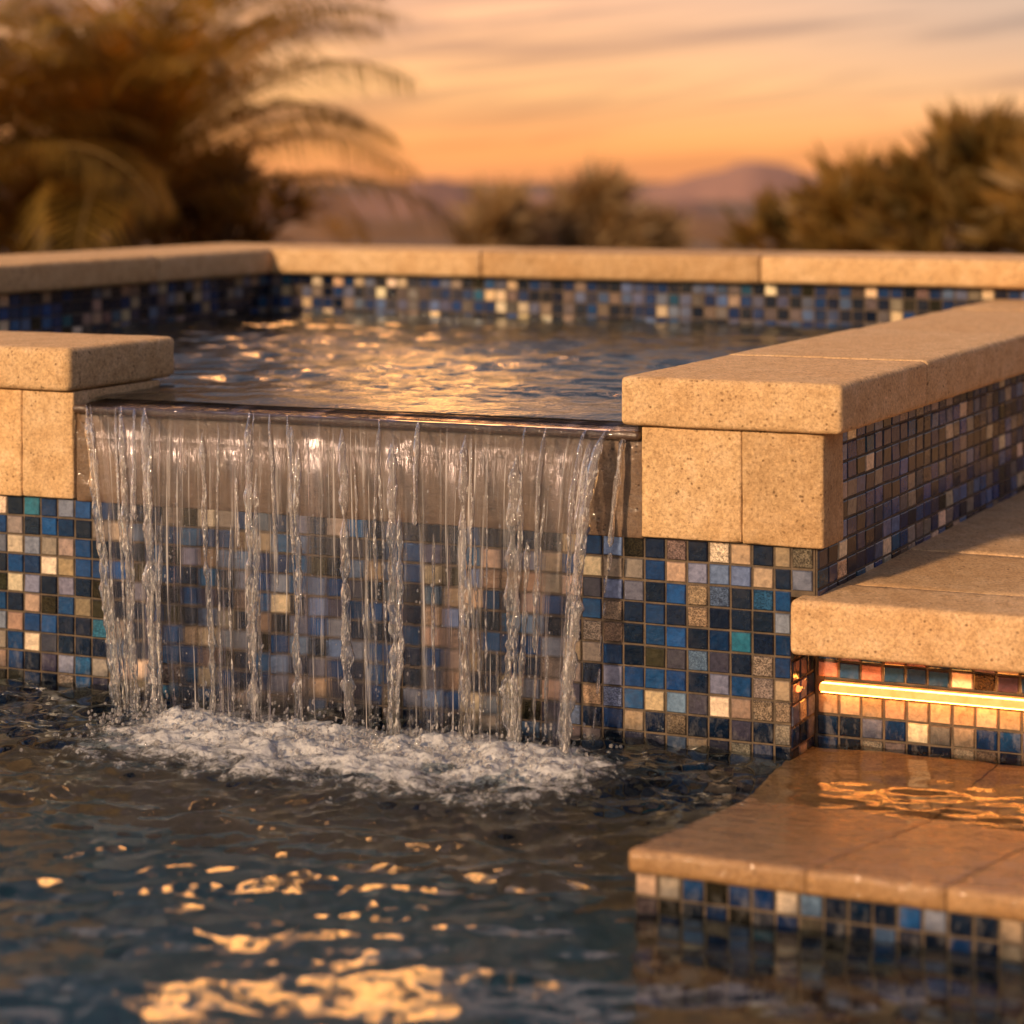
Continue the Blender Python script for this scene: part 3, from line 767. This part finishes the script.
leaf_tree('tree', group='trees in the middle distance', label= 'lowest hazy tree right of the rounded tree', cat='tree', nclump=18, nleaf=36, size=.6, mat=M_sh2, seed=7, spiky=.3, trunk_h=.08, **at(658, 217, 46, 22))
leaf_tree('shrub', group='shrubs behind the spa', label= 'dark shrub growing under the tall palm', cat='shrub', nclump=44, nleaf=27, size=.25, mat=M_sh1, seed=9, **at(70, 150, 14, 75))
leaf_tree('shrub', group='shrubs behind the spa', label= 'dark shrub right of the palm trunk', cat='shrub', nclump=44, nleaf=27, size=.25, mat=M_sh1, seed=10, **at(210, 165, 14.2, 85))

# ------------------------------------------------------------------ sky
SUN_AZ, SUN_EL = R(222), R(22)         # compass-style: 0 = +Y, clockwise
w = N('World', world=True)
gen = w.n('ShaderNodeTexCoord').outputs['Generated']
sep = w.n('ShaderNodeSeparateXYZ'); w.l.new(gen, sep.inputs[0]); dx, dy, dz = sep.outputs
az = w.math('ARCTAN2', dx, dy)
el = w.rng(dz, -.1, .9, 0, 1)
e = lambda z: (z+.1)/1.0
K = lambda c, s: tuple(x*s for x in c[:3])+(1,)
front = w.ramp(el, [(0, lin(190, 125, 88)), (e(-.02), lin(236, 146, 92)), (e(.01), lin(252, 164, 92)), (e(.04), lin(255, 184, 116)), (e(.075), lin(247, 174, 122)), (e(.11), lin(232, 160, 124)),
                    (e(.155), (.86, .45, .23)), (e(.22), lin(128, 104, 108)), (e(.34), lin(66, 72, 92)), (e(.6), lin(52, 62, 88)), (.99, lin(42, 54, 84))])
back = w.ramp(el, [(0, lin(70, 66, 70)), (e(0), lin(140, 116, 116)), (e(.12), lin(142, 120, 126)), (e(.35), lin(104, 106, 128)), (.99, lin(62, 76, 110))])
sky = w.mix(w.rng(dy, -.5, .45, 0, 1, True), w.mix(1, back, (.76, .80, .92, 1), 'MULTIPLY'), front)
# mauve toward the upper right
mv = w.math('MULTIPLY', w.rng(az, -.05, .34, 0, 1, True), w.rng(dz, .0, .085, .0, 1, True))
mv = w.math('MULTIPLY', mv, w.rng(dy, 0, .3))
sky = w.mix(w.math('MULTIPLY', mv, .85), sky, lin(166, 132, 124))
# streaks of cloud, tilted up to the right
cx = w.n('ShaderNodeCombineXYZ'); w.set(cx.inputs[0], w.math('MULTIPLY', az, 3.0)); w.set(cx.inputs[1], w.math('SUBTRACT', w.math('MULTIPLY', dz, 38), w.math('MULTIPLY', az, 4.2))); 
st = w.noise(cx.outputs[0], 1.25, 5, .55, .6)
cl = w.math('MULTIPLY', w.rng(st, .43, .59, 0, 1, True), w.rng(dz, -.01, .06, .25, 1))
sky = w.mix(w.math('MULTIPLY', cl, .95), sky, w.mix(1, sky, (.50, .44, .58, 1), 'MULTIPLY'))
hl = w.rng(st, .42, .28, 0, 1, True)
sky = w.mix(w.math('MULTIPLY', hl, .35), sky, w.mix(1, sky, (1.25, 1.18, 1.05, 1), 'MULTIPLY'))
# glow patches added above the view to light tops and make water glints
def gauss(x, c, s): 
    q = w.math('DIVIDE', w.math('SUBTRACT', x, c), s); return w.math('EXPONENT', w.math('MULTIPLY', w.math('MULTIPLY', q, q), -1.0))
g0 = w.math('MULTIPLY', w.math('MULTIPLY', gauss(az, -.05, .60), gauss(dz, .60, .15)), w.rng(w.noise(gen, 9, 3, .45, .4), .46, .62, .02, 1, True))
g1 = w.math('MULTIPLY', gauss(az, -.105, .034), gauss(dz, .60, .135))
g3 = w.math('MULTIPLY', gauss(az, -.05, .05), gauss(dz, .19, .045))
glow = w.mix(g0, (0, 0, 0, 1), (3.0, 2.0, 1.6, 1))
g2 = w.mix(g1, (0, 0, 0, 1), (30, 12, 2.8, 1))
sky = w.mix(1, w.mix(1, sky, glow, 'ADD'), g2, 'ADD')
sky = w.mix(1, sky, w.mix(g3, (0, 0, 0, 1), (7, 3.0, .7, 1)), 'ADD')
nish = w.n('ShaderNodeTexSky', sky_type='NISHITA', sun_disc=False, sun_elevation=SUN_EL, sun_rotation=SUN_AZ, air_density=1.5, dust_density=3)
b1 = w.n('ShaderNodeBackground', i_Strength=.05); w.l.new(nish.outputs[0], b1.inputs[0])
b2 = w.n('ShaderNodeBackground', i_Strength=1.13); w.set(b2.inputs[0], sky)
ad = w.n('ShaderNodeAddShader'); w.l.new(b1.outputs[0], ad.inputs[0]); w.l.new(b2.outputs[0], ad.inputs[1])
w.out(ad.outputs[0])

sun = bpy.data.lights.new('sun', 'SUN'); sun.energy = 4.4; sun.color = (1, .675, .40); sun.angle = R(3)
so = bpy.data.objects.new('sun', sun); C.objects.link(so)
sd = Vector((math.sin(SUN_AZ)*math.cos(SUN_EL), math.cos(SUN_AZ)*math.cos(SUN_EL), math.sin(SUN_EL)))
so.rotation_euler = sd.to_track_quat('Z', 'Y').to_euler(); so.location = sd*30

# ------------------------------------------------------------------ camera
cam = bpy.data.cameras.new('camera'); co = bpy.data.objects.new('camera', cam); C.objects.link(co)
co.location = (0, 0, EYE); co.rotation_euler = (R(90), 0, 0)
cam.sensor_width = 36; cam.lens = 36*1800/1024; cam.shift_y = -347/1024
cam.clip_start = .05; cam.clip_end = 8000
cam.dof.use_dof = True; cam.dof.focus_distance = 3.4; cam.dof.aperture_fstop = 1.9
sc = bpy.context.scene; sc.camera = co
sc.view_settings.view_transform = 'Standard'; sc.view_settings.look = 'None'; sc.view_settings.exposure = 0
sc.render.engine = 'CYCLES'
cy = sc.cycles
cy.use_denoising = True
cy.max_bounces = 12; cy.transparent_max_bounces = 16; cy.transmission_bounces = 10; cy.glossy_bounces = 6; cy.diffuse_bounces = 3
cy.caustics_reflective = False; cy.caustics_refractive = True; cy.sample_clamp_indirect = 4; cy.blur_glossy = .3
